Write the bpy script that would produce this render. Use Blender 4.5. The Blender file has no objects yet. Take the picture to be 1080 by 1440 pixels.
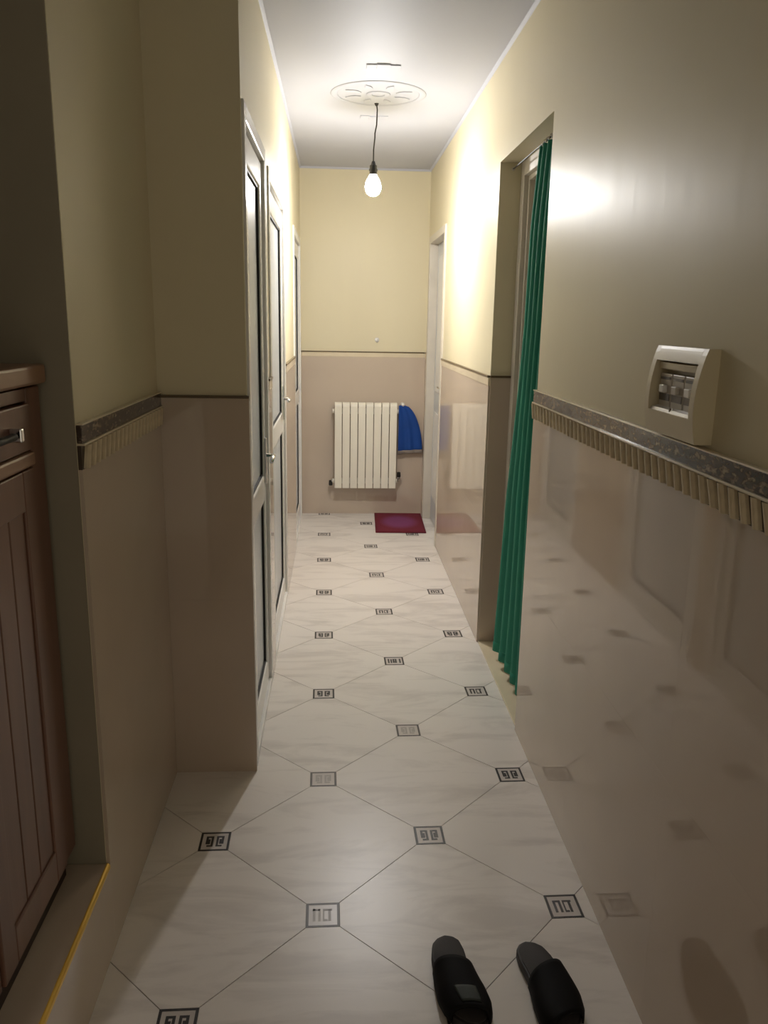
import bpy, bmesh, math, random
from mathutils import Vector, Matrix

random.seed(7)
S = bpy.context.scene
COL = S.collection

# ------------------------------------------------------------------ camera
F_PX, PITCH, YAW, ROLL, CAM_H = 1131.2, 0.2331, 0.0614, 0.0177, 1.501
fw = Vector((math.sin(YAW)*math.cos(PITCH), math.cos(YAW)*math.cos(PITCH), -math.sin(PITCH)))
rt = Vector((math.cos(YAW), -math.sin(YAW), 0))
up = rt.cross(fw)
r2 = rt*math.cos(ROLL) + up*math.sin(ROLL)
u2 = up*math.cos(ROLL) - rt*math.sin(ROLL)
cd = bpy.data.cameras.new('camera')
cam = bpy.data.objects.new('camera', cd)
COL.objects.link(cam)
cd.sensor_fit = 'VERTICAL'; cd.sensor_height = 24.0; cd.sensor_width = 18.0
cd.lens = F_PX/1440*24
cd.clip_start = 0.02
M = Matrix(((r2.x, u2.x, -fw.x, 0), (r2.y, u2.y, -fw.y, 0), (r2.z, u2.z, -fw.z, CAM_H), (0, 0, 0, 1)))
cam.matrix_world = M
S.camera = cam

# ------------------------------------------------------------------ world, exposure
W = bpy.data.worlds.new('world'); S.world = W
W.use_nodes = True
W.node_tree.nodes['Background'].inputs[0].default_value = (1.0, 0.88, 0.68, 1)
W.node_tree.nodes['Background'].inputs[1].default_value = 0.31
S.view_settings.view_transform = 'Standard'
S.view_settings.look = 'None'
S.view_settings.gamma = 1.0
S.view_settings.use_curve_mapping = False
S.view_settings.exposure = 0.56
BULB_STRENGTH = 610.0
BULB_COLOUR = (1.0, 0.98, 0.97)

# ------------------------------------------------------------------ dimensions (metres)
XR, XL, XN = 0.688, -0.273, -0.542      # painted wall planes: right, left of the passage, left of the wide near part
TP = 0.008                              # tiles stand this proud of the paint
YS, YE, YB = 2.493, 6.268, -0.5         # step in the left wall, end wall, open end behind the camera
ZC = 2.58
ZD = 1.272                              # top of the tiled dado
SILL = 0.235                            # raised floor of the alcove
YJ = 1.705                              # alcove jamb
D = 0.6364                              # diagonal pitch of the floor tiles (45 cm tiles set diagonally)

# ------------------------------------------------------------------ materials
def new_mat(name):
    m = bpy.data.materials.new(name); m.use_nodes = True
    nt = m.node_tree
    return m, nt, nt.nodes['Principled BSDF']

def srgb(r, g, b):
    f = lambda c: (c/255/12.92) if c/255 <= 0.04045 else ((c/255+0.055)/1.055)**2.4
    return (f(r), f(g), f(b))

def mat(name, col, rough=0.5, metal=0.0, spec=0.5, var=0.06, scale=6.0, bump=0.0, bscale=40.0, coat=0.0, stretch=(1, 1, 1)):
    """principled material with a soft procedural colour variation and fine relief"""
    m, nt, b = new_mat(name)
    tc = nt.nodes.new('ShaderNodeTexCoord')
    mp = nt.nodes.new('ShaderNodeMapping'); mp.inputs['Scale'].default_value = stretch
    nt.links.new(tc.outputs['Object'], mp.inputs[0])
    n = nt.nodes.new('ShaderNodeTexNoise'); n.inputs['Scale'].default_value = scale; n.inputs['Detail'].default_value = 5
    nt.links.new(mp.outputs[0], n.inputs['Vector'])
    cr = nt.nodes.new('ShaderNodeValToRGB')
    cr.color_ramp.elements[0].position = 0.3; cr.color_ramp.elements[1].position = 0.7
    cr.color_ramp.elements[0].color = [c*(1-var) for c in col]+[1]
    cr.color_ramp.elements[1].color = [min(1, c*(1+var)) for c in col]+[1]
    nt.links.new(n.outputs['Fac'], cr.inputs[0])
    nt.links.new(cr.outputs[0], b.inputs['Base Color'])
    b.inputs['Roughness'].default_value = rough
    b.inputs['Metallic'].default_value = metal
    b.inputs['Specular IOR Level'].default_value = spec
    b.inputs['Coat Weight'].default_value = coat
    b.inputs['Coat Roughness'].default_value = 0.05
    if bump:
        n2 = nt.nodes.new('ShaderNodeTexNoise'); n2.inputs['Scale'].default_value = bscale; n2.inputs['Detail'].default_value = 4
        nt.links.new(mp.outputs[0], n2.inputs['Vector'])
        bp = nt.nodes.new('ShaderNodeBump'); bp.inputs['Strength'].default_value = bump; bp.inputs['Distance'].default_value = 0.004
        nt.links.new(n2.outputs['Fac'], bp.inputs['Height']); nt.links.new(bp.outputs[0], b.inputs['Normal'])
    return m

def marble_mat(name, base, vein, rough, amount=0.5, scale=2.2):
    m, nt, b = new_mat(name)
    tc = nt.nodes.new('ShaderNodeTexCoord'); oi = nt.nodes.new('ShaderNodeObjectInfo')
    add = nt.nodes.new('ShaderNodeVectorMath'); add.operation = 'MULTIPLY_ADD'
    comb = nt.nodes.new('ShaderNodeCombineXYZ')
    for k in range(3): nt.links.new(oi.outputs['Random'], comb.inputs[k])
    nt.links.new(comb.outputs[0], add.inputs[0]); add.inputs[1].default_value = (17, 31, 5)
    nt.links.new(tc.outputs['Object'], add.inputs[2])
    mp = nt.nodes.new('ShaderNodeMapping'); mp.inputs['Scale'].default_value = (1.2, 5.0, 1); mp.inputs['Rotation'].default_value = (0, 0, 0.5)
    nt.links.new(add.outputs[0], mp.inputs[0])
    n = nt.nodes.new('ShaderNodeTexNoise'); n.inputs['Scale'].default_value = scale; n.inputs['Detail'].default_value = 8
    n.inputs['Roughness'].default_value = 0.6; n.inputs['Distortion'].default_value = 0.6
    nt.links.new(mp.outputs[0], n.inputs['Vector'])
    cr = nt.nodes.new('ShaderNodeValToRGB'); e = cr.color_ramp.elements
    e[0].position = 0.36; e[0].color = [v*amount+q*(1-amount) for v, q in zip(vein, base)]+[1]
    e[1].position = 0.52; e[1].color = list(base)+[1]
    nt.links.new(n.outputs['Fac'], cr.inputs[0]); nt.links.new(cr.outputs[0], b.inputs['Base Color'])
    b.inputs['Roughness'].default_value = rough
    return m

M_paint = mat('wall_paint', srgb(224, 214, 184), rough=0.40, var=0.02, scale=3, spec=0.2, bump=0.3, bscale=9, stretch=(1, 1, 0.25))
M_ceil = mat('ceiling_paint', srgb(196, 199, 212), rough=0.6, var=0.015, scale=2, bump=0.08, bscale=12)
M_tile = mat('wall_tile_glaze', srgb(200, 184, 166), rough=0.05, var=0.04, scale=2.5, spec=0.7, bump=0.006, bscale=4)
M_grout = mat('grout', srgb(150, 138, 122), rough=0.9)
M_strip = mat('cream_listel', srgb(222, 208, 180), rough=0.15)
M_line = mat('brown_listel', srgb(96, 78, 52), rough=0.3)
M_rib = mat('border_rib_glaze', srgb(214, 198, 168), rough=0.2, var=0.12, scale=30)
M_ribback = mat('border_back', srgb(66, 50, 34), rough=0.5)
M_floor = marble_mat('floor_marble_tile', srgb(236, 229, 222), srgb(168, 158, 150), 0.33, 0.30)
M_fgrout = mat('floor_grout', srgb(96, 86, 78), rough=0.9)
M_inset = mat('inset_pale', srgb(206, 198, 192), rough=0.3)
M_motif = mat('inset_black', srgb(34, 28, 26), rough=0.4)
M_motif2 = mat('inset_grey', srgb(72, 64, 60), rough=0.4)
M_motif3 = mat('inset_faint', srgb(176, 168, 162), rough=0.4)
M_white = mat('white_pvc', srgb(236, 234, 230), rough=0.22, var=0.015)
M_gasket = mat('black_gasket', srgb(30, 28, 28), rough=0.6)
M_frost = mat('frosted_panel', srgb(196, 200, 204), rough=0.28, var=0.03)
M_frame = mat('painted_door_frame', srgb(214, 206, 192), rough=0.35)
M_leaf = mat('painted_door_leaf', srgb(188, 176, 156), rough=0.4)
M_chrome = mat('chrome', (0.75, 0.75, 0.76), rough=0.18, metal=1)
M_curtain = mat('green_curtain', srgb(34, 132, 108), rough=0.75, var=0.12, scale=8, stretch=(1, 1, 0.1), bump=0.1, bscale=200)
M_rad = mat('radiator_enamel', srgb(240, 234, 218), rough=0.3, var=0.015)
M_black = mat('black_plastic', srgb(20, 19, 19), rough=0.45)
M_blue = mat('blue_cloth', srgb(14, 68, 146), rough=0.8, var=0.15, bump=0.15, bscale=150)
M_hem = mat('grey_hem', srgb(140, 130, 122), rough=0.8)
M_wood = mat('brown_wood', srgb(122, 88, 72), rough=0.33, var=0.16, scale=4, stretch=(6, 6, 0.6))
M_woodtop = mat('brown_wood_top', srgb(158, 122, 96), rough=0.28, var=0.12, scale=4, stretch=(6, 1, 6))
M_dark = mat('dark_wood', srgb(48, 28, 18), rough=0.5)
M_gold = mat('gold_trim', srgb(255, 205, 92), rough=0.25, metal=0.25, var=0.03)
M_box = mat('cream_plastic', srgb(214, 202, 172), rough=0.35, var=0.02)
M_module = mat('module_plastic', srgb(196, 188, 176), rough=0.35)
M_module_d = mat('module_dark', srgb(84, 72, 64), rough=0.4)
M_rubber = mat('slipper_rubber', srgb(44, 40, 40), rough=0.55, bump=0.2, bscale=300)
M_insole = mat('slipper_insole', srgb(62, 58, 58), rough=0.7, bump=0.2, bscale=400)
M_strapm = mat('slipper_strap', srgb(12, 11, 12), rough=0.7, spec=0.2)
M_patch = mat('strap_patch_print', srgb(46, 54, 50), rough=0.6)
M_cable = mat('cable', srgb(32, 30, 30), rough=0.5)
M_shade = mat('alcove_shade_paint', srgb(150, 142, 124), rough=0.6, var=0.04)  # alcove shade put into the colour, duller than the wall paint

def dark_marble():
    m, nt, b = new_mat('dark_marble_listel')
    tc = nt.nodes.new('ShaderNodeTexCoord')
    mp = nt.nodes.new('ShaderNodeMapping'); mp.inputs['Scale'].default_value = (1, 1, 2.2)
    nt.links.new(tc.outputs['Object'], mp.inputs[0])
    n = nt.nodes.new('ShaderNodeTexNoise'); n.inputs['Scale'].default_value = 48; n.inputs['Detail'].default_value = 7; n.inputs['Distortion'].default_value = 0.4
    nt.links.new(mp.outputs[0], n.inputs['Vector'])
    cr = nt.nodes.new('ShaderNodeValToRGB'); e = cr.color_ramp.elements
    e[0].position = 0.50; e[0].color = (*srgb(62, 48, 38), 1)
    e[1].position = 0.68; e[1].color = (*srgb(150, 132, 108), 1)
    nt.links.new(n.outputs['Fac'], cr.inputs[0]); nt.links.new(cr.outputs[0], b.inputs['Base Color'])
    b.inputs['Roughness'].default_value = 0.15
    return m
M_dmarble = dark_marble()

def mat_mat():
    # woven mat field: purple heart fading into the maroon pile
    m, nt, b = new_mat('mat_pile')
    tc = nt.nodes.new('ShaderNodeTexCoord')
    mp = nt.nodes.new('ShaderNodeMapping'); mp.inputs['Scale'].default_value = (6.3, 4.4, 0); 
    nt.links.new(tc.outputs['Object'], mp.inputs[0])
    g = nt.nodes.new('ShaderNodeTexGradient'); g.gradient_type = 'SPHERICAL'
    nt.links.new(mp.outputs[0], g.inputs[0])
    cr = nt.nodes.new('ShaderNodeValToRGB'); e = cr.color_ramp.elements
    e[0].position = 0.02; e[0].color = (*srgb(112, 22, 44), 1)
    e[1].position = 0.45; e[1].color = (*srgb(126, 58, 104), 1)
    nt.links.new(g.outputs['Fac'], cr.inputs[0]); nt.links.new(cr.outputs[0], b.inputs['Base Color'])
    n = nt.nodes.new('ShaderNodeTexNoise'); n.inputs['Scale'].default_value = 240
    nt.links.new(tc.outputs['Object'], n.inputs['Vector'])
    bp = nt.nodes.new('ShaderNodeBump'); bp.inputs['Strength'].default_value = 0.5; bp.inputs['Distance'].default_value = 0.004
    nt.links.new(n.outputs['Fac'], bp.inputs['Height']); nt.links.new(bp.outputs[0], b.inputs['Normal'])
    b.inputs['Roughness'].default_value = 0.9
    return m
M_mat = mat_mat()
M_matedge = mat('mat_edge', srgb(104, 18, 34), rough=0.85, bump=0.3, bscale=200)

def emis(name, col, strength):
    m, nt, b = new_mat(name)
    b.inputs['Base Color'].default_value = (0.9, 0.9, 0.9, 1)
    b.inputs['Emission Color'].default_value = (*col, 1)
    b.inputs['Emission Strength'].default_value = strength
    return m

# ------------------------------------------------------------------ geometry helpers
class MB:
    """collects shapes in world coordinates, then builds ONE mesh object"""
    def __init__(self): self.bm = bmesh.new()
    def box(self, x0, x1, y0, y1, z0, z1, bevel=0.0, seg=2):
        t = bmesh.new()
        bmesh.ops.create_cube(t, size=1.0)
        for v in t.verts:
            v.co = Vector(((x0+x1)/2+v.co.x*(x1-x0), (y0+y1)/2+v.co.y*(y1-y0), (z0+z1)/2+v.co.z*(z1-z0)))
        if bevel:
            bmesh.ops.bevel(t, geom=t.edges[:], offset=bevel, segments=seg, affect='EDGES', profile=0.5)
        self._merge(t); return self
    def _merge(self, t):
        me = bpy.data.meshes.new('tmp'); t.to_mesh(me); t.free()
        self.bm.from_mesh(me); bpy.data.meshes.remove(me)
    def prism(self, poly, axis, a0, a1, bevel=0.0):
        """polygon (2D) extruded along an axis: 'x' -> (y,z), 'y' -> (x,z), 'z' -> (x,y)"""
        t = bmesh.new()
        def P(u, v, a):
            return {'x': (a, u, v), 'y': (u, a, v), 'z': (u, v, a)}[axis]
        lo = [t.verts.new(P(u, v, a0)) for u, v in poly]; hi = [t.verts.new(P(u, v, a1)) for u, v in poly]
        n = len(poly)
        t.faces.new(lo); t.faces.new(hi)
        for i in range(n): t.faces.new((lo[i], lo[(i+1) % n], hi[(i+1) % n], hi[i]))
        bmesh.ops.recalc_face_normals(t, faces=t.faces[:])
        if bevel:
            bmesh.ops.bevel(t, geom=t.edges[:], offset=bevel, segments=2, affect='EDGES', profile=0.5)
        self._merge(t); return self
    def tube(self, pts, r, n=10):
        pts = [Vector(p) for p in pts]
        t = bmesh.new(); rings = []
        rr = r if isinstance(r, (list, tuple)) else [r]*len(pts)
        for i, p in enumerate(pts):
            d = (pts[min(i+1, len(pts)-1)]-pts[max(i-1, 0)]).normalized()
            a = Vector((0, 0, 1)) if abs(d.z) < 0.9 else Vector((1, 0, 0))
            e1 = d.cross(a).normalized(); e2 = d.cross(e1)
            rings.append([t.verts.new(p+(e1*math.cos(2*math.pi*k/n)+e2*math.sin(2*math.pi*k/n))*rr[i]) for k in range(n)])
        for A, B in zip(rings, rings[1:]):
            for k in range(n): t.faces.new((A[k], A[(k+1) % n], B[(k+1) % n], B[k]))
        t.faces.new(rings[0][::-1]); t.faces.new(rings[-1])
        bmesh.ops.recalc_face_normals(t, faces=t.faces[:])
        self._merge(t); return self
    def lathe(self, c, prof, axis='z', n=32, cap=True):
        """profile [(radius, height)] turned about an axis through c"""
        t = bmesh.new(); rings = []
        c = Vector(c)
        for r, h in prof:
            ring = []
            for k in range(n):
                a = 2*math.pi*k/n
                u, v = r*math.cos(a), r*math.sin(a)
                q = {'z': (u, v, h), 'x': (h, u, v), 'y': (u, h, v)}[axis]
                ring.append(t.verts.new(c+Vector(q)))
            rings.append(ring)
        for A, B in zip(rings, rings[1:]):
            for k in range(n): t.faces.new((A[k], A[(k+1) % n], B[(k+1) % n], B[k]))
        if cap: t.faces.new(rings[0][::-1]); t.faces.new(rings[-1])
        bmesh.ops.remove_doubles(t, verts=t.verts[:], dist=1e-5)
        bmesh.ops.recalc_face_normals(t, faces=t.faces[:])
        self._merge(t); return self
    def grid(self, fn, nu, nv, thick=0.0):
        """surface fn(u,v)->point, optional thickness by offsetting along normals"""
        t = bmesh.new()
        V = [[t.verts.new(fn(i/nu, j/nv)) for i in range(nu+1)] for j in range(nv+1)]
        for j in range(nv):
            for i in range(nu): t.faces.new((V[j][i], V[j][i+1], V[j+1][i+1], V[j+1][i]))
        bmesh.ops.recalc_face_normals(t, faces=t.faces[:])
        if thick:
            bmesh.ops.solidify(t, geom=t.faces[:], thickness=thick)
        self._merge(t); return self
    def build(self, name, m, parent=None, smooth=False, mats=None):
        off = parent_loc(parent)
        for v in self.bm.verts: v.co -= off
        me = bpy.data.meshes.new(name)
        self.bm.to_mesh(me); self.bm.free()
        me.materials.append(m)
        if smooth:
            for p in me.polygons: p.use_smooth = True
        o = bpy.data.objects.new(name, me); COL.objects.link(o)
        if parent: o.parent = parent
        return o

def parent_loc(o):
    v = Vector((0, 0, 0))
    while o is not None:
        v += o.location; o = o.parent
    return v

def tag(o, label=None, cat=None, group=None, kind=None):
    if label: o['label'] = label
    if cat: o['category'] = cat
    if group: o['group'] = group
    if kind: o['kind'] = kind
    return o

def thing(name, loc, label, cat, group=None, kind=None):
    o = bpy.data.objects.new(name, None); COL.objects.link(o)
    o.location = loc; o.empty_display_size = 0.05
    return tag(o, label, cat, group, kind)

def bx(name, m, parent, x0, x1, y0, y1, z0, z1, bevel=0.0, seg=2):
    return MB().box(x0, x1, y0, y1, z0, z1, bevel, seg).build(name, m, parent)

def smooth_by_angle(o, ang=0.7):
    for p in o.data.polygons: p.use_smooth = True
    bm = bmesh.new(); bm.from_mesh(o.data)
    for e in bm.edges:
        if len(e.link_faces) == 2 and e.calc_face_angle(0) > ang: e.smooth = False
    bm.to_mesh(o.data); bm.free()
    return o

# ================================================================== THE SETTING
# ---- floor: a grout bed with every tile and inset as a piece of its own
floor = MB().box(-1.4, 1.4, YB-0.15, YE+0.15, -0.08, -0.0025).build('floor', M_fgrout)
tag(floor, 'pale marble tile floor with small dark patterned insets', 'floor', kind='structure')
TH = 0.014                              # the tile grid lies a touch askew to the walls
GX, GY = -0.005, 1.793
def grid_pt(c, r):
    x, y = GX+c*D, GY+r*D/2
    # the grid was measured about the camera's foot point
    return Vector((x*math.cos(TH)-y*math.sin(TH), x*math.sin(TH)+y*math.cos(TH), 0))
IN = 0.086                              # inset size
J = 0.0011                              # half joint width
def octagon_mesh():
    # square set on its corner, corners cut where the insets sit; half diagonal = D/2
    h = D/2-J*1.41; k = IN/2+J
    c = k                               # cut at distance h - ... from the corner (flat side parallel to the inset)
    pts = []
    cut = D/2-k                         # flat at x = +-cut
    s = h-cut
    pts = [(cut, -s), (cut, s), (s, cut), (-s, cut), (-cut, s), (-cut, -s), (-s, -cut), (s, -cut)]
    m = MB().prism(pts, 'z', -0.02, 0.0)
    bm = m.bm
    me = bpy.data.meshes.new('tile'); bm.to_mesh(me); bm.free(); me.materials.append(M_floor)
    return me
oct_me = octagon_mesh()
def sq_mesh():
    m = MB().box(-IN/2, IN/2, -IN/2, IN/2, -0.02, 0.0)
    me = bpy.data.meshes.new('inset'); m.bm.to_mesh(me); m.bm.free(); me.materials.append(M_inset)
    return me
sq_me = sq_mesh()
def motif_mesh(kind, m_frame, m_):
    m = MB(); z0, z1 = -0.001, 0.0004
    a = IN/2; w = 0.0062
    def bar(x0, x1, y0, y1): m.box(x0, x1, y0, y1, z0, z1)
    bar(-a, a, a-w, a); bar(-a, a, -a, -a+w); bar(-a, -a+w, -a+w, a-w); bar(a-w, a, -a+w, a-w)
    t = 0.0068
    nf = len(m.bm.faces)
    if kind == 0:                       # two facing scrolls
        for s in (-1, 1):
            def B(x0, x1, y0, y1):
                bar(min(s*x0, s*x1), max(s*x0, s*x1), y0, y1)
            B(0.004, 0.004+t, -0.024, 0.024); B(0.004+t, 0.026, 0.024-t, 0.024); B(0.026-t, 0.026, -0.012, 0.024-t)
            B(0.004+t, 0.022, -0.024, -0.024+t); B(0.013, 0.013+t, -0.012, 0.010)
    elif kind == 1:                     # upright bars around a small ring
        bar(-0.028, -0.028+t, -0.022, 0.022); bar(0.023, 0.023+t, -0.022, 0.022)
        bar(-0.016, -0.016+t, -0.022, 0.018); bar(-0.006, 0.012, 0.014, 0.014+t); bar(-0.006, 0.012, -0.02, -0.02+t)
        bar(-0.006, -0.006+t, -0.02, 0.014); bar(0.012-t, 0.012, -0.02, 0.014); bar(0.001, 0.005, -0.008, 0.004)
    else:                               # key pattern
        bar(-0.026, -0.026+t, -0.022, 0.022); bar(-0.026, -0.008, 0.022-t, 0.022); bar(-0.012, -0.012+t, -0.022, 0.022)
        bar(0.0, 0.004, -0.016, 0.022); bar(0.004, 0.024, 0.022-t, 0.022); bar(0.014, 0.014+t, -0.022, 0.018); bar(0.0, 0.012, -0.022, -0.022+t)
    me = bpy.data.meshes.new('motif'); m.bm.to_mesh(me); m.bm.free(); me.materials.append(m_frame); me.materials.append(m_)
    for p in me.polygons: p.material_index = int(p.index >= nf)
    return me
motifs = [motif_mesh(k, M_motif, M_motif) for k in range(3)]
motifs_pale = [motif_mesh(k, M_motif2, M_motif3) for k in range(3)]
PALE = {(0, 0), (0, 2), (0.5, 3), (0.5, 1)}
for r in range(-9, 17):
    for c2 in range(-4, 5):
        c = c2*0.5
        isdot = (r % 2 == 0) == (c2 % 2 == 0)
        p = grid_pt(c, r)
        if p.x < -1.05 or p.x > 1.05 or p.y < YB or p.y > YE+0.12: continue
        if isdot:
            o = bpy.data.objects.new('inset', sq_me); COL.objects.link(o); o.parent = floor
            o.location = p; o.rotation_euler.z = TH
            k = random.randrange(3); pale = (c, r) in PALE
            q = bpy.data.objects.new('motif', (motifs_pale if pale and (c, r) != (0.5, 1) else motifs)[0 if (c, r) == (0.5, 1) else k])
            COL.objects.link(q); q.parent = o
        else:
            o = bpy.data.objects.new('tile', oct_me); COL.objects.link(o); o.parent = floor
            o.location = p; o.rotation_euler.z = TH

# ---- ceiling and cornice
ceiling = MB().box(-1.15, 1.0, YB-0.15, YE+0.15, ZC, ZC+0.1).build('ceiling', M_ceil)
tag(ceiling, 'plain white painted ceiling of the passage', 'ceiling', kind='structure')

# ---- walls
DR0, DR1, DRT = 2.745, 3.605, 2.16      # recessed doorway in the right wall
D40, D41, D4T = 5.27, 6.16, 2.1         # door at the far end of the right wall
w = MB()
w.box(XR, XR+0.3, YB, DR0, 0, ZC); w.box(XR, XR+0.3, DR0, DR1, DRT, ZC)
w.box(XR, XR+0.3, DR1, D40, 0, ZC); w.box(XR, XR+0.3, D40, D41, D4T, ZC); w.box(XR, XR+0.3, D41, YE, 0, ZC)
w.box(XR+0.27, XR+0.3, DR0, DR1, 0, DRT); w.box(XR+0.2, XR+0.3, D40, D41, 0, D4T)
wall_right = tag(w.build('wall_right', M_paint), 'cream painted wall with the green curtain doorway', 'wall', kind='structure')

LD = [(2.512, 3.215, 2.11), (3.36, 4.32, 2.08), (5.27, 6.18, 2.07)]     # doors of the left passage wall
w = MB()
y = YS
for a, b, t in LD:
    w.box(-1.0, XL, y, a, 0, ZC); w.box(-1.0, XL, a, b, t, ZC); w.box(-1.0, XL-0.12, a, b, 0, t); y = b
w.box(-1.0, XL, y, YE, 0, ZC)
wall_left = tag(w.build('wall_left', M_paint), 'cream painted wall holding three white panelled doors', 'wall', kind='structure')

w = MB().box(-1.0, XN, YJ, YS, 0, ZC)
w.box(-0.66, XN, -0.2, YJ, 0, SILL-0.012)
w.box(-1.0, XN, YB, -0.2, 0, ZC)
wall_near = tag(w.build('wall_left_alcove', M_paint), 'cream painted wall ending at the dark alcove', 'wall', kind='structure')
alc = MB().box(-1.1, -1.0, YB, YS, 0, ZC).box(-1.0, XN-0.001, YJ-0.004, YJ, SILL, ZC)  # back wall and a thin skin over the jamb, both shade-coloured
wall_alc = tag(alc.build('wall_alcove_back', M_shade), 'alcove lining behind the cabinet, coloured grey brown for its shade', 'wall', kind='structure')

wall_end = tag(MB().box(-1.0, 1.0, YE, YE+0.12, 0, ZC).build('wall_end', M_paint), 'cream painted end wall above the radiator', 'wall', kind='structure')

# ---- dado tiles: each slab a piece of its wall, hairline joints
def spans(a, b, step):
    n = max(1, round((b-a)/step)); return [(a+(b-a)*i/n, a+(b-a)*(i+1)/n) for i in range(n)]
G = 0.00012
def dado_x(parent, xw, side, y0, y1, ztop, step=0.6, z0=0.0):
    """tiles on a wall plane x = xw; side = direction into the room"""
    xa, xb = sorted((xw, xw+side*TP))
    for a, b in spans(y0, y1, step):
        zs = [z0, z0+(ztop-z0)*0.5, ztop] if ztop-z0 > 0.7 else [z0, ztop]
        for za, zb in zip(zs, zs[1:]): bx('tile', M_tile, parent, xa, xb, a+G, b-G, za+G, zb-G)
def dado_y(parent, yw, x0, x1, ztop, step=0.6):
    for a, b in spans(x0, x1, step):
        for za, zb in ((0, ztop/2), (ztop/2, ztop)): bx('tile', M_tile, parent, a+G, b-G, yw-TP, yw, za+G, zb-G)

# plain edge: dark line over a cream listel
def listel_x(parent, xw, side, y0, y1):
    xa, xb = sorted((xw, xw+side*(TP+0.002))); bx('listel', M_strip, parent, xa, xb, y0, y1, ZD-0.045, ZD-0.009)
    xa, xb = sorted((xw, xw+side*(TP+0.006))); bx('edge_trim', M_line, parent, xa, xb, y0, y1, ZD-0.009, ZD, 0.002)
def listel_y(parent, yw, x0, x1, strip=True):
    bx('listel', M_strip if strip else M_tile, parent, x0, x1, yw-TP-0.001, yw, ZD-0.04, ZD-0.008)
    bx('edge_trim', M_line, parent, x0, x1, yw-TP-0.006, yw, ZD-0.008, ZD, 0.002)

# ribbed border: dark marble strip over a row of slanting ribs
def rib_mesh(side):
    m = MB()
    h = 0.048; wy = 0.020; sh = 0.020
    n = 8; t = bmesh.new(); rings = []
    for j in range(2):
        z = -h/2+h*j; dy = sh*(j-0.5)*2*0.5
        rings.append([t.verts.new((side*0.012*math.sin(math.pi*k/(n-1))**0.8 if 0 < k < n-1 else 0, dy-wy/2*math.cos(math.pi*k/(n-1)), z)) for k in range(n)])
    for k in range(n-1): t.faces.new((rings[0][k], rings[0][k+1], rings[1][k+1], rings[1][k]))
    t.faces.new(rings[0]); t.faces.new(rings[1][::-1])
    bmesh.ops.recalc_face_normals(t, faces=t.faces[:])
    me = bpy.data.meshes.new('rib'); t.to_mesh(me); t.free(); me.materials.append(M_rib)
    return me
def ribbed_border(parent, xw, side, y0, y1):
    f = lambda d: sorted((xw, xw+side*d))
    a, b = f(TP+0.004); bx('marble_strip', M_dmarble, parent, a, b, y0, y1, ZD-0.032, ZD+0.006, 0.0015)
    a, b = f(TP+0.009); bx('bead', M_strip, parent, a, b, y0, y1, ZD-0.037, ZD-0.032, 0.0015); 
    a, b = f(TP+0.007); bx('bead', M_strip, parent, a, b, y0, y1, ZD+0.006, ZD+0.0095, 0.0012)
    a, b = f(TP); bx('border_back', M_ribback, parent, a, b, y0, y1, ZD-0.088, ZD-0.037)
    me = rib_mesh(side)
    y = y1-0.02
    while y > max(y0+0.02, 0.4):
        o = bpy.data.objects.new('rib', me); COL.objects.link(o); o.parent = parent
        o.location = (xw+side*TP, y, ZD-0.062); o.rotation_euler.x = random.uniform(-0.05, 0.05)
        o.scale.y = random.uniform(0.9, 1.1)
        y -= 0.0385

# right wall
dado_x(wall_right, XR, -1, YB, DR0, ZD-0.088)
ribbed_border(wall_right, XR, -1, YB+0.01, DR0)
dado_x(wall_right, XR, -1, DR1, D40, ZD-0.045); listel_x(wall_right, XR, -1, DR1, D40)
dado_x(wall_right, XR, -1, D41, YE-TP, ZD-0.045); listel_x(wall_right, XR, -1, D41, YE-TP)
# tiled returns in the reveal of the doorway
bx('tile', M_tile, wall_right, XR, XR+0.09, DR1-TP, DR1, 0, ZD-0.009)
bx('edge_trim', M_line, wall_right, XR, XR+0.09, DR1-TP-0.004, DR1, ZD-0.009, ZD)
bx('tile', M_tile, wall_right, XR, XR+0.09, DR0, DR0+TP, 0, ZD-0.009)
# left passage wall
y = YS
for a, b, t in LD:
    if a-y > 0.02:
        dado_x(wall_left, XL, 1, y, a, ZD-0.045); listel_x(wall_left, XL, 1, y, a)
    y = b
dado_x(wall_left, XL, 1, y, YE-TP, ZD-0.045); listel_x(wall_left, XL, 1, y, YE-TP)
# face of the step
dado_y(wall_left, YS, XN+TP, XL+TP, ZD-0.04); listel_y(wall_left, YS, XN+TP, XL+TP, False)
# near left wall: above the sill beside the alcove, and the sill's own front
dado_x(wall_near, XN, 1, YJ, YS-TP, ZD-0.088); ribbed_border(wall_near, XN, 1, YJ, YS-TP)
dado_x(wall_near, XN, 1, -0.2, YJ, SILL-0.012); dado_x(wall_near, XN, 1, YB, -0.2, ZD-0.088)
# sill top tiles and the gold edge
for a, b in spans(-0.2, YJ-0.004, 0.45): bx('sill_tile', M_tile, wall_near, -1.0, XN+TP-0.007, a+0.001, b-0.001, SILL-0.012, SILL)
gt = MB().prism([(XN+TP-0.007, SILL-0.012), (XN+TP+0.001, SILL-0.012), (XN+TP+0.001, SILL-0.004), (XN+TP-0.001, SILL-0.001), (XN+TP-0.004, SILL+0.0012), (XN+TP-0.007, SILL+0.0012)], 'y', -0.2, YJ-0.004)
o = gt.build('edge_trim', M_gold, wall_near); o['label'] = 'bright gold edge trim along the sill'
# end wall
dado_y(wall_end, YE, XL+TP, XR-TP, ZD-0.04, 1.2); listel_y(wall_end, YE, XL+TP, XR-TP)

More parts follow.
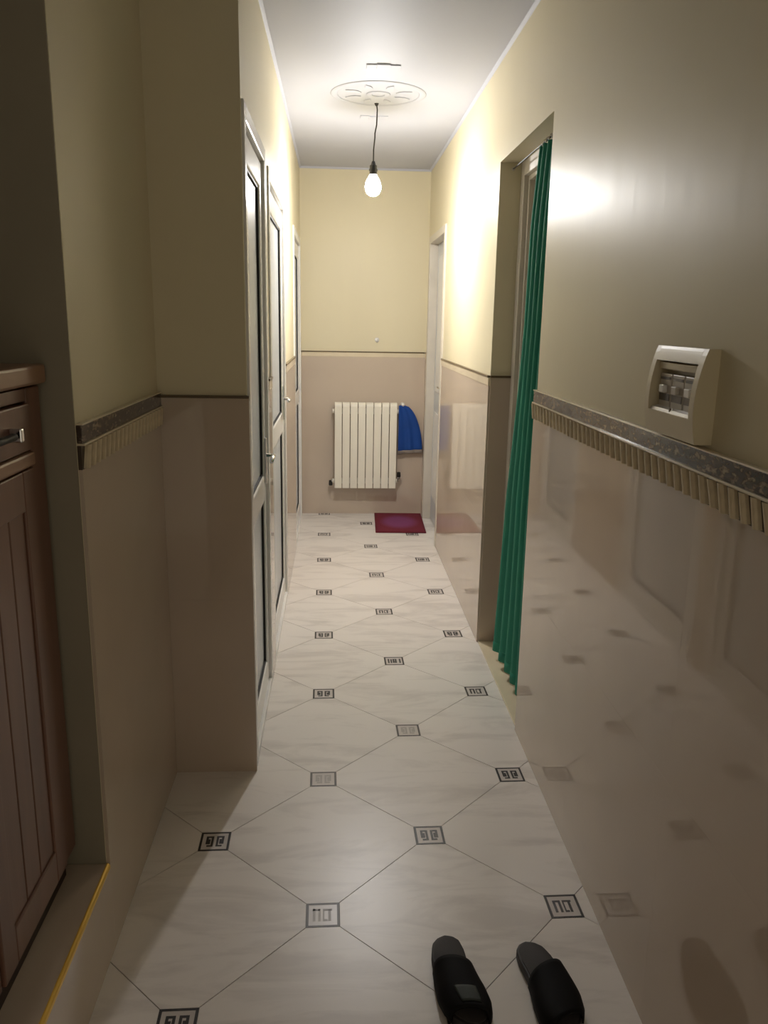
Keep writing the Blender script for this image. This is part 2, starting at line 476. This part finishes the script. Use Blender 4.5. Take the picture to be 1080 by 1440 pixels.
# ---- slim cornice
def cornice(name, axis, p0, p1, wx, side, label):
    s = 0.012
    poly = [(wx, ZC), (wx+side*s, ZC), (wx+side*s*0.8, ZC-s*0.35), (wx+side*s*0.35, ZC-s*0.8), (wx, ZC-s)]
    tag(MB().prism(poly, axis, p0, p1).build(name, M_ceil), label, 'cornice', kind='structure')
cornice('trim_1', 'y', YB, YE, XR, -1, 'slim white cornice along the right wall')
cornice('trim_2', 'y', YS, YE, XL, 1, 'slim white cornice along the wall of three doors')
cornice('trim_3', 'x', XL, XR, YE, -1, 'slim white cornice above the end wall')

# ---- white panelled doors in the left passage wall
def pvc_door(n, y0, y1, ztop, label, handle_far=True, rail_z=0.86, handle_z=1.07):
    d = thing('door_%d' % n, (XL, (y0+y1)/2, 0), label, 'door', kind='structure')
    X = XL
    cw = 0.05
    # casing: two jambs, head, threshold
    for a, b in ((y0, y0+cw), (y1-cw, y1)): bx('jamb', M_white, d, X-0.12, X+0.008, a, b, 0.0, ztop, 0.004)
    bx('head', M_white, d, X-0.12, X+0.008, y0+cw, y1-cw, ztop-cw, ztop, 0.004)
    bx('threshold', M_white, d, X-0.12, X+0.007, y0+cw, y1-cw, 0.0, 0.03, 0.004)
    # dark gasket line between casing and leaf
    a, b, zt = y0+cw, y1-cw, ztop-cw
    g = MB(); gx0, gx1 = X-0.06, X-0.018
    g.box(gx0, gx1, a, a+0.008, 0.03, zt); g.box(gx0, gx1, b-0.008, b, 0.03, zt); g.box(gx0, gx1, a+0.008, b-0.008, zt-0.008, zt); g.box(gx0, gx1, a+0.008, b-0.008, 0.03, 0.036)
    g.build('gasket', M_gasket, d)
    a += 0.008; b -= 0.008; zt -= 0.008; zb = 0.036
    leaf = bx('leaf_stile', M_white, d, X-0.055, X-0.004, a, a+0.068, zb, zt, 0.006)
    bx('leaf_stile', M_white, d, X-0.055, X-0.004, b-0.068, b, zb, zt, 0.006)
    bx('leaf_rail', M_white, d, X-0.055, X-0.004, a+0.068, b-0.068, zt-0.09, zt, 0.006)
    bx('leaf_rail', M_white, d, X-0.055, X-0.004, a+0.068, b-0.068, rail_z-0.05, rail_z+0.05, 0.006)
    bx('leaf_rail', M_white, d, X-0.055, X-0.004, a+0.068, b-0.068, zb, zb+0.1, 0.006)
    for z0, z1, nm, mm in ((rail_z+0.05, zt-0.09, 'upper_panel', M_frost), (zb+0.1, rail_z-0.05, 'lower_panel', M_frost)):
        g = MB(); A, B = a+0.068, b-0.068; k = 0.007
        g.box(X-0.03, X-0.010, A, A+k, z0, z1); g.box(X-0.03, X-0.010, B-k, B, z0, z1)
        g.box(X-0.03, X-0.010, A+k, B-k, z0, z0+k); g.box(X-0.03, X-0.010, A+k, B-k, z1-k, z1)
        g.build('gasket', M_gasket, d)
        bx(nm, mm, d, X-0.03, X-0.018, A+k, B-k, z0+k, z1-k)
    if handle_z:
        hy = b-0.04 if handle_far else a+0.04
        s = -1 if handle_far else 1
        h = bx('handle_plate', M_chrome, d, X-0.004, X+0.004, hy-0.016, hy+0.016, handle_z-0.11, handle_z+0.07, 0.003)
        MB().tube([(X+0.004, hy, handle_z), (X+0.026, hy, handle_z), (X+0.032, hy+s*0.012, handle_z), (X+0.032, hy+s*0.14, handle_z)], 0.008).build('lever', M_chrome, h, True)
    return d
pvc_door(1, *LD[0], 'white framed door with frosted panels and lever handle nearest the shaded wall step', handle_z=0.985)
pvc_door(2, *LD[1], 'white framed door between the two other left hand doors', rail_z=0.98, handle_z=1.1)
pvc_door(3, *LD[2], 'white framed door in the corner left of the radiator', rail_z=0.95, handle_z=None)

# ---- recessed doorway of the right wall: frame and leaf
d = thing('door_4', (XR+0.18, (DR0+DR1)/2, 0), 'pale recessed door behind the green curtain', 'door', kind='structure')
xf = XR+0.09
for a, b in ((DR0, DR0+0.06), (DR1-0.06, DR1)):
    j = bx('jamb', M_frame, d, xf, xf+0.16, a, b, 0, DRT, 0.004)
for a, b in ((DR0+0.06, DR0+0.078), (DR1-0.078, DR1-0.06)): bx('door_stop', M_frame, d, xf+0.02, xf+0.10, a, b, 0, DRT-0.06, 0.003)
bx('head', M_frame, d, xf, xf+0.16, DR0+0.06, DR1-0.06, DRT-0.06, DRT, 0.004)
bx('door_stop', M_frame, d, xf+0.02, xf+0.10, DR0+0.078, DR1-0.078, DRT-0.078, DRT-0.06, 0.003)
lf = bx('leaf', M_leaf, d, xf+0.1, xf+0.14, DR0+0.06, DR1-0.06, 0.012, DRT-0.06, 0.003)
for z0, z1 in ((0.2, 0.9), (1.05, 1.95)):
    ya, yb = DR0+0.17, DR1-0.17; k = 0.018
    g = MB(); g.box(xf+0.092, xf+0.1, ya, ya+k, z0, z1, 0.003); g.box(xf+0.092, xf+0.1, yb-k, yb, z0, z1, 0.003); g.box(xf+0.092, xf+0.1, ya+k, yb-k, z0, z0+k, 0.003); g.box(xf+0.092, xf+0.1, ya+k, yb-k, z1-k, z1, 0.003)
    g.build('panel_moulding', M_frame, d)
bx('threshold', M_strip, d, XR-0.002, xf+0.14, DR0+0.001, DR1-TP, 0.0, 0.008, 0.002)

# ---- far door of the right wall
d = thing('door_5', (XR, (D40+D41)/2, 0), 'pale door in the corner beside the maroon mat', 'door', kind='structure')
for a, b in ((D40, D40+0.05), (D41-0.06, D41)): bx('jamb', M_frame, d, XR-0.012, XR+0.2, a, b, 0, D4T, 0.004)
bx('head', M_frame, d, XR-0.012, XR+0.2, D40+0.05, D41-0.06, D4T-0.05, D4T, 0.004)
bx('leaf', M_frost, d, XR+0.05, XR+0.09, D40+0.05, D41-0.06, 0.01, D4T-0.05, 0.003)
for z0, z1 in ((0.2, 0.85), (1.0, 1.95)): bx('panel_moulding', M_white, d, XR+0.042, XR+0.05, D40+0.16, D41-0.17, z0, z1, 0.004)
hp = bx('handle_plate', M_chrome, d, XR+0.042, XR+0.05, D40+0.08, D40+0.11, 0.98, 1.14, 0.003)
MB().tube([(XR+0.045, D40+0.095, 1.07), (XR+0.0, D40+0.095, 1.07), (XR-0.002, D40+0.11, 1.07), (XR-0.002, D40+0.2, 1.07)], 0.008).build('lever', M_chrome, hp, True)

# ================================================================== THINGS
# ---- green curtain and its rod
cx = XR+0.055
rod = thing('door_curtain', (cx, DR0+0.2, 0.045), 'green pleated curtain gathered at the edge of the doorway', 'curtain')
MB().tube([(cx, DR0+0.001, 2.135), (cx, DR1-0.001, 2.135)], 0.003).build('wire', M_cable, rod, True)
for yy, s in ((DR0, 1), (DR1, -1)):
    MB().lathe((cx, yy, 2.135), [(0.001, 0), (0.008, 0), (0.008, s*0.006), (0.001, s*0.007)], 'y', 12).build('end_cup', M_frame, rod, True)
def edge_y(z):
    pts = [(0.05, 3.40), (0.8, 3.34), (1.24, 3.23), (1.5, 3.17), (1.85, 3.14), (2.13, 3.06)]
    if z <= pts[0][0]: return pts[0][1]
    for (za, ya), (zb, yb) in zip(pts, pts[1:]):
        if z <= zb:
            t = (z-za)/(zb-za); return ya+(yb-ya)*t
    return pts[-1][1]
def cur(u, v):
    z = 0.045+v*(2.118-0.045)
    y = DR0+0.03+u*(edge_y(z)-DR0-0.03)
    amp = 0.012+0.007*(1-v)
    x = cx+amp*math.sin(u*2*math.pi*5.5+0.6*math.sin(3*v)+1.4)+0.006*math.sin(u*31+v*5)
    return Vector((x-0.012*math.exp(-((v-1)/0.03)**2)*0, y, z))
curtain = rod
c_o = MB().grid(cur, 90, 50, 0.003).build('fabric', M_curtain, curtain, True)
def hem(u, v):
    p = cur(u, v*0.022); return p+Vector((-0.003, 0, 0))
MB().grid(hem, 90, 2, 0.002).build('hem', M_curtain, curtain, True)
for k in range(7):
    yy = DR0+0.045+k*0.043
    pts = [(cx+0.014*math.cos(a), yy, 2.124+0.0155*math.sin(a)) for a in [2*math.pi*i/14 for i in range(15)]]
    MB().tube(pts, 0.002, 6).build('ring', M_frame, curtain, True)

# ---- hanging bulb
BX, BY, BZ = 0.188, 4.48, 2.19
cab = [(0.2, 4.47, ZC), (0.204, 4.47, ZC-0.03), (0.202, 4.472, ZC-0.1), (0.194, 4.476, ZC-0.14), (BX+0.006, BY, ZC-0.16), (BX, BY, ZC-0.22), (BX, BY, BZ+0.11)]
lamp = thing('pendant_bulb', (BX, BY, BZ-0.06), 'bare glowing bulb hanging on a thin cable from the ceiling', 'light bulb')
MB().tube(cab, 0.0035, 8).build('cable', M_cable, lamp, True)
sk = MB().lathe((BX, BY, BZ), [(0.001, 0.118), (0.008, 0.116), (0.013, 0.1), (0.019, 0.095), (0.020, 0.052), (0.001, 0.05)], 'z', 24).build('socket', M_black, lamp)
smooth_by_angle(sk)
MB().lathe((BX, BY, BZ), [(0.0205, 0.078), (0.0225, 0.078), (0.0225, 0.07), (0.0205, 0.07), (0.0205, 0.078)], 'z', 24, False).build('collar', M_black, sk)
neck_profile = [(0.001, 0.055), (0.0185, 0.054), (0.024, 0.042), (0.033, 0.028), (0.040, 0.012), (0.042, -0.0055), (0.001, -0.0056)]
MB().lathe((BX, BY, BZ), neck_profile, 'z', 24).build('neck', emis('bulb_neck', BULB_COLOUR, 4.0), lamp, True)
dome_profile = [(0.001, -0.055), (0.016, -0.052), (0.030, -0.042), (0.039, -0.026), (0.042, -0.006), (0.001, -0.0059)]
MB().lathe((BX, BY, BZ), dome_profile, 'z', 24).build('dome', emis('bulb_glow', BULB_COLOUR, BULB_STRENGTH), lamp, True)
MB().tube([(0.2, 4.47, ZC), (0.2, 4.47, ZC-0.012)], [0.012, 0.006], 12).build('ceiling_cap', M_cable, lamp)

# ---- plaster ceiling rosette
RCX, RCY = 0.2, 4.3
ros = thing('ceiling_rosette', (RCX, RCY, ZC), 'shallow white plaster rosette around the bulb cable', 'ceiling rosette')
MB().lathe((RCX, RCY, ZC), [(0.20, 0.0), (0.204, -0.0025), (0.212, -0.005), (0.222, -0.005), (0.231, -0.0025), (0.235, 0.0), (0.20, 0.0)], 'z', 48, False).build('ring', M_ceil, ros, True)
MB().lathe((RCX, RCY, ZC), [(0.03, 0.0), (0.032, -0.003), (0.045, -0.006), (0.058, -0.003), (0.06, 0.0), (0.03, 0.0)], 'z', 40, False).build('centre_ring', M_ceil, ros, True)
for k in range(8):
    a = math.pi/8+k*math.pi/4
    cxx, cyy = RCX+0.13*math.cos(a), RCY+0.13*math.sin(a)
    t = [(0, -0.04), (0.014, -0.015), (0.016, 0.012), (0.0, 0.045), (-0.016, 0.012), (-0.014, -0.015)]
    ca, sa = math.cos(a-math.pi/2), math.sin(a-math.pi/2)
    MB().prism([(cxx+u*ca-v*sa, cyy+u*sa+v*ca) for u, v in t], 'z', ZC-0.004, ZC, 0.0015).build('leaf', M_ceil, ros)
for s in (-1, 1):
    y0 = RCY+s*0.46
    m = MB()
    for q, (dx, wd) in enumerate(((-0.05, 0.05), (0.0, 0.06), (0.05, 0.05))):
        dy = 0.012*(q != 1)*-s
        m.box(RCX+dx-wd/2, RCX+dx+wd/2, y0-0.03+dy, y0+0.03+dy, ZC-0.005-0.0015*(q == 1), ZC, 0.002)
    m.build('cartouche', M_ceil, ros)

# ---- radiator on the end wall
RX0, RX1, RZ0, RZ1 = -0.014, 0.468, 0.228, 0.892
RY = YE-0.118
rad = thing('radiator', ((RX0+RX1)/2, YE-0.07, RZ0), 'off white eight section radiator on the end wall', 'radiator')
N = 8; pw = (RX1-RX0)/N
for k in range(N):
    x0, x1 = RX0+k*pw, RX0+(k+1)*pw
    cxm = (x0+x1)/2
    m = MB()
    # front fin with rounded top, rear fin, waterway and side fins
    prof = [(RY, RZ0), (RY, RZ1-0.03), (RY+0.004, RZ1-0.014), (RY+0.02, RZ1-0.002), (RY+0.04, RZ1), (RY+0.082, RZ1-0.004), (RY+0.082, RZ1-0.02), (RY+0.03, RZ1-0.028), (RY+0.010, RZ1-0.045), (RY+0.009, RZ0)]
    m.prism(prof, 'x', x0+0.003, x1-0.003, 0.0015)
    m.box(cxm-0.011, cxm+0.011, RY+0.009, RY+0.08, RZ0+0.006, RZ1-0.03, 0.004)
    m.box(x0+0.006, x1-0.006, RY+0.04, RY+0.044, RZ0+0.03, RZ1-0.06)
    m.box(x0, x1, RY+0.03, RY+0.06, RZ0+0.03, RZ0+0.075, 0.004); m.box(x0, x1, RY+0.03, RY+0.06, RZ1-0.09, RZ1-0.045, 0.004)
    m.build('section', M_rad, rad)
for z in (RZ0+0.052, RZ1-0.068):
    m = MB().tube([(RX0-0.014, RY+0.045, z), (RX0, RY+0.045, z)], 0.017, 14).build('plug', M_rad, rad)
    m = MB().tube([(RX1, RY+0.045, z), (RX1+0.010, RY+0.045, z)], 0.017, 14).build('plug', M_rad, rad)
for x, z in ((RX0-0.014, RZ0+0.052), (RX1+0.010, RZ0+0.10)):
    s = -1 if x < RX0 else 1
    vz = z-0.02 if s < 0 else z
    v = MB().tube([(x, RY+0.045, vz+0.02 if s < 0 else RZ0+0.052), (x+s*0.012, RY+0.045, vz+0.01 if s < 0 else RZ0+0.07), (x+s*0.014, RY+0.045, vz)], 0.010, 12).build('valve', M_chrome, rad, True)
    MB().lathe((x+s*0.014, RY+0.045, vz-0.02), [(0.001, 0), (0.014, 0.002), (0.015, 0.012), (0.013, 0.04), (0.001, 0.044)], 'z', 16).build('knob', M_black, v)
MB().tube([(RX0-0.03, RY+0.05, RZ0+0.035), (RX0-0.03, YE-TP, RZ0+0.035)], 0.009, 10).build('pipe', M_rad, rad, True)
MB().tube([(RX1+0.024, RY+0.05, RZ0+0.06), (RX1+0.024, YE-TP, RZ0+0.06)], 0.009, 10).build('pipe', M_rad, rad, True)
for x in (RX0+0.12, RX1-0.12): bx('bracket', M_rad, rad, x-0.01, x+0.01, RY+0.06, YE-TP, RZ1-0.06, RZ1-0.045)

# ---- blue cloth with grey hem hanging beside the radiator
cloth = thing('hanging_cloth', (0.58, YE-0.03, 0.487), 'blue cloth with grey hem and curved edge hanging beside the radiator', 'cloth')
CT, CB, CX0 = 0.868, 0.487, 0.483
def cloth_pt(u, v, off=0.0):
    # v: 0 at the hem .. 1 at the top; the right edge is a quarter ellipse
    wv = 0.035+0.155*math.sqrt(max(0, 1-v**1.9))
    x = CX0+u*wv
    z = CB+v*(CT-CB)+0.012*u*(1-v)
    yb = 0.022+0.02*(1-u)*v**0.3+0.012*(0.5+0.5*math.sin(u*16+0.6*v))*(1-0.5*v)
    return Vector((x, YE-TP-0.004-yb-off, z))
MB().grid(lambda u, v: cloth_pt(u, 0.07+0.93*v), 40, 26, 0.004).build('fabric', M_blue, cloth, True)
MB().grid(lambda u, v: cloth_pt(u, v*0.075, 0.002), 40, 3, 0.005).build('hem', M_hem, cloth, True)
hk = MB().lathe((CX0+0.03, YE-TP, CT+0.004), [(0.001, 0), (0.017, 0), (0.017, -0.012), (0.009, -0.03), (0.013, -0.045), (0.001, -0.048)], 'y', 18).build('hook', M_white, cloth, True)

# ---- small white clip on the end wall
clip = thing('wall_hook', (0.308, YE, 1.36), 'tiny white round hook on the cream end wall above the radiator', 'hook')
MB().lathe((0.308, YE, 1.36), [(0.001, 0), (0.017, 0), (0.017, -0.006), (0.001, -0.007)], 'y', 18).build('base', M_white, clip, True)
MB().tube([(0.308, YE-0.006, 1.363), (0.308, YE-0.022, 1.36), (0.308, YE-0.026, 1.35), (0.308, YE-0.022, 1.341)], 0.003, 8).build('peg', M_white, clip, True)

# ---- maroon mat
rug = thing('floor_mat', (0.482, 5.94, 0), 'maroon mat with a purple centre in the corner by the radiator', 'mat')
rug.rotation_euler.z = -0.03
m = MB().box(0.482-0.185, 0.482+0.185, 5.94-0.295, 5.94+0.295, 0.0005, 0.011, 0.004).build('border', M_matedge, rug)
fld = MB().box(-0.165, 0.165, -0.275, 0.275, 0.006, 0.0125, 0.002)
for v in fld.bm.verts: v.co += Vector((0.482, 5.94, 0))
fld.build('pile', M_mat, rug)

# ---- breaker box on the right wall, standing on the border
by0, by1, bz0, bz1 = 1.43, 1.665, 1.289, 1.462
bxw = XR
box = thing('breaker_box', (XR, (by0+by1)/2, bz0), 'cream plastic breaker box with open window above the ribbed border', 'breaker box')
def bow(z):                              # protrusion of the bowed front at height z
    t = (z-bz0)/(bz1-bz0)
    return 0.022+0.020*math.sin(math.pi*min(1, max(0, t*0.86+0.14)))**0.8*(1-0.15*t)
zs = [bz0+(bz1-bz0)*i/14 for i in range(15)]
prof = [(XR, bz0)]+[(XR-bow(z), z) for z in zs]+[(XR, bz1)]
for ya in (by0, by1-0.02): MB().prism(prof, 'y', ya, ya+0.02).build('side_cheek', M_box, box)
wz0, wz1 = bz0+0.045, bz1-0.028
pb = [(XR, bz0)]+[(XR-bow(bz0+(wz0-bz0)*i/5), bz0+(wz0-bz0)*i/5) for i in range(6)]+[(XR, wz0)]
pt = [(XR, wz1)]+[(XR-bow(wz1+(bz1-wz1)*i/5), wz1+(bz1-wz1)*i/5) for i in range(6)]+[(XR, bz1)]
MB().prism(pb, 'y', by0+0.02, by1-0.02).build('lower_cover', M_box, box)
MB().prism(pt, 'y', by0+0.02, by1-0.02).build('upper_cover', M_box, box)
bx('back_plate', M_box, box, XR-0.006, XR, by0+0.02, by1-0.02, wz0, wz1)
fr = MB()
fr.box(XR-0.024, XR-0.006, by0+0.02, by1-0.02, wz1-0.018, wz1-0.004, 0.002)
fr.build('inner_rail', M_box, box)
br = thing_m = None
for k in range(3):
    a = by0+0.032+k*0.06; 
    b = bx('breaker', M_module, box, XR-0.022, XR-0.006, a, a+0.056, wz0+0.006, wz1-0.026, 0.002)
    bx('slot', M_module_d, b, XR-0.0232, XR-0.021, a+0.004, a+0.052, wz0+0.020, wz0+0.034)
    bx('toggle', M_white if k != 1 else M_module, b, XR-0.031, XR-0.022, a+0.016, a+0.040, wz0+0.036, wz0+0.052, 0.002)
    bx('slot', M_module_d, b, XR-0.0232, XR-0.021, a+0.004, a+0.052, wz0+0.062, wz0+0.067)
lt = MB().prism([(XR-0.006, wz0), (XR-0.036, wz0), (XR-0.033, wz0+0.006), (XR-0.006, wz0+0.012)], 'y', by0+0.021, by1-0.021).build('ledge', M_white, box)
MB().lathe((XR-0.03, by0+0.12, wz0+0.004), [(0.001, 0.0055), (0.005, 0.0055), (0.005, -0.002), (0.001, -0.002)], 'z', 12).build('screw', M_chrome, lt)

# ---- brown cabinet standing in the alcove
cf, cb_, cy1, cy0 = -0.603, -0.985, 1.684, 0.78
cabn = thing('wooden_cabinet', ((cf+cb_)/2, (cy0+cy1)/2, SILL), 'dark brown wooden cabinet with drawers standing in the alcove', 'cabinet')
ZT = 1.405
bx('plinth', M_dark, cabn, cb_, cf-0.02, cy0+0.02, cy1-0.02, SILL+0.0005, 0.30)
bx('body', M_wood, cabn, cb_, cf-0.02, cy0, cy1, 0.30, 1.365)
bx('top', M_woodtop, cabn, cb_, cf+0.014, cy0-0.01, cy1+0.008, 1.367, ZT, 0.006)
ST = 0.072
bx('stile', M_wood, cabn, cf-0.02, cf, cy1-ST, cy1, 0.30, 1.362, 0.003)
bx('stile', M_wood, cabn, cf-0.02, cf, cy0, cy0+ST, 0.30, 1.362, 0.003)
ym = (cy0+cy1)/2
bx('stile', M_wood, cabn, cf-0.02, cf, ym-0.03, ym+0.03, 0.30, 1.362, 0.003)
for a, b in ((ym+0.03, cy1-ST), (cy0+ST, ym-0.03)):
    bx('rail', M_wood, cabn, cf-0.02, cf-0.001, a, b, 1.337, 1.362, 0.002)
    dr = bx('drawer', M_wood, cabn, cf-0.02, cf+0.006, a+0.003, b-0.003, 1.243, 1.333, 0.003)
    yc = (a+b)/2 if a < ym-0.05 else 1.415
    hb = MB().tube([(cf+0.022, yc-0.068, 1.285), (cf+0.022, yc+0.068, 1.285)], 0.007, 10).build('handle', M_black, dr, True)
    for s in (-1, 1):
        MB().box(cf+0.006, cf+0.03, yc+s*0.088-0.007, yc+s*0.088+0.007, 1.272, 1.298, 0.003).build('handle_end', M_chrome, dr)
    bx('moulding', M_woodtop, cabn, cf-0.02, cf+0.010, a+0.001, b-0.001, 1.212, 1.240, 0.005)
    # door below: stiles, rails and a fluted panel
    dd = bx('door', M_wood, cabn, cf-0.02, cf-0.004, a+0.003, b-0.003, 0.304, 1.208)
    for p, q in ((a+0.003, a+0.063), (b-0.063, b-0.003)): bx('door_stile', M_wood, dd, cf-0.004, cf+0.006, p, q, 0.304, 1.208, 0.003)
    for p, q in ((0.304, 0.38), (1.13, 1.208)): bx('door_rail', M_wood, dd, cf-0.004, cf+0.006, a+0.063, b-0.063, p, q, 0.003)
    n = 3; w_ = (b-a-0.126)/n
    for i in range(n): bx('panel_board', M_wood, dd, cf-0.004, cf+0.001, a+0.063+i*w_+0.002, a+0.063+(i+1)*w_-0.002, 0.38, 1.13, 0.002)
    MB().lathe((cf+0.006, a+0.035 if a > ym else b-0.035, 1.04), [(0.001, 0), (0.007, 0.001), (0.006, 0.012), (0.013, 0.018), (0.012, 0.026), (0.001, 0.028)], 'x', 16).build('knob', M_chrome, dd, True)

# ---- slippers, heels away from the camera
def slipper(loc, rz, mirror, label, patch):
    root = thing('slipper', loc, label, 'slipper', 'black slippers on the tiles')
    half = [(0.0, 0.0), (0.006, 0.019), (0.022, 0.034), (0.055, 0.041), (0.10, 0.041), (0.145, 0.046), (0.185, 0.051), (0.22, 0.049), (0.248, 0.038), (0.266, 0.02), (0.272, 0.0)]
    def width(s):
        for (a, wa), (b, wb) in zip(half, half[1:]):
            if s <= b:
                t = (s-a)/(b-a); return wa+(wb-wa)*t
        return 0
    def skew(s): return mirror*0.010*math.sin(math.pi*min(1, s/0.272))-mirror*0.012*max(0, (s-0.14)/0.13)**2*0.5
    out = []
    n = 64
    ss = [0.272*(0.5-0.5*math.cos(math.pi*i/28)) for i in range(29)]
    import_w = lambda s: math.sqrt(max(0, width(s)**2))
    right = [(skew(s)+width(s), -s) for s in ss]; left = [(skew(s)-width(s), -s) for s in ss[1:-1]][::-1]
    poly = right+left
    L = Vector(loc)
    c, s_ = math.cos(rz), math.sin(rz)
    T = lambda x, y: (L.x+x*c-y*s_, L.y+x*s_+y*c)
    smooth_by_angle(MB().prism([T(*p) for p in poly], 'z', 0.0005, 0.026, 0.004).build('sole', M_rubber, root))
    cxm = skew(0.14)
    inner = [((x-skew(-y))*0.88+skew(-y), -0.136+(y+0.136)*0.955) for x, y in poly]
    smooth_by_angle(MB().prism([T(*p) for p in inner], 'z', 0.0255, 0.029, 0.001).build('insole', M_insole, root))
    s0, s1 = 0.112, 0.250
    def strap(u, v):
        s = s0+(s1-s0)*v+0.012*math.cos(math.pi*u)*mirror
        a = math.pi*u
        wd = width(min(max(s, 0), 0.27))+0.005
        hgt = 0.046+0.012*(1-v)
        x = skew(s)-wd*math.cos(a)*(1.0 if abs(math.cos(a)) > 0.97 else 1.0)
        z = 0.012+hgt*math.sin(a)**0.62
        X, Y = T(x, -s); return Vector((X, Y, z))
    st = MB().grid(strap, 28, 14, 0.006).build('strap', M_strapm, root, True)
    if patch:
        def pf(u, v):
            p = strap(0.36+0.28*u, 0.60+0.3*v); return p+Vector((0, 0, 0.0015))
        MB().grid(pf, 10, 6, 0.001).build('strap_patch', M_patch, st, True)
    return root
slipper((0.272, 1.683, 0.0), 0.13, -1, 'black slipper with a faint grey green patch on its strap', True)
slipper((0.468, 1.655, 0.0), 0.13, 1, 'plain black slipper beside the tiled wall under the breaker box', False)
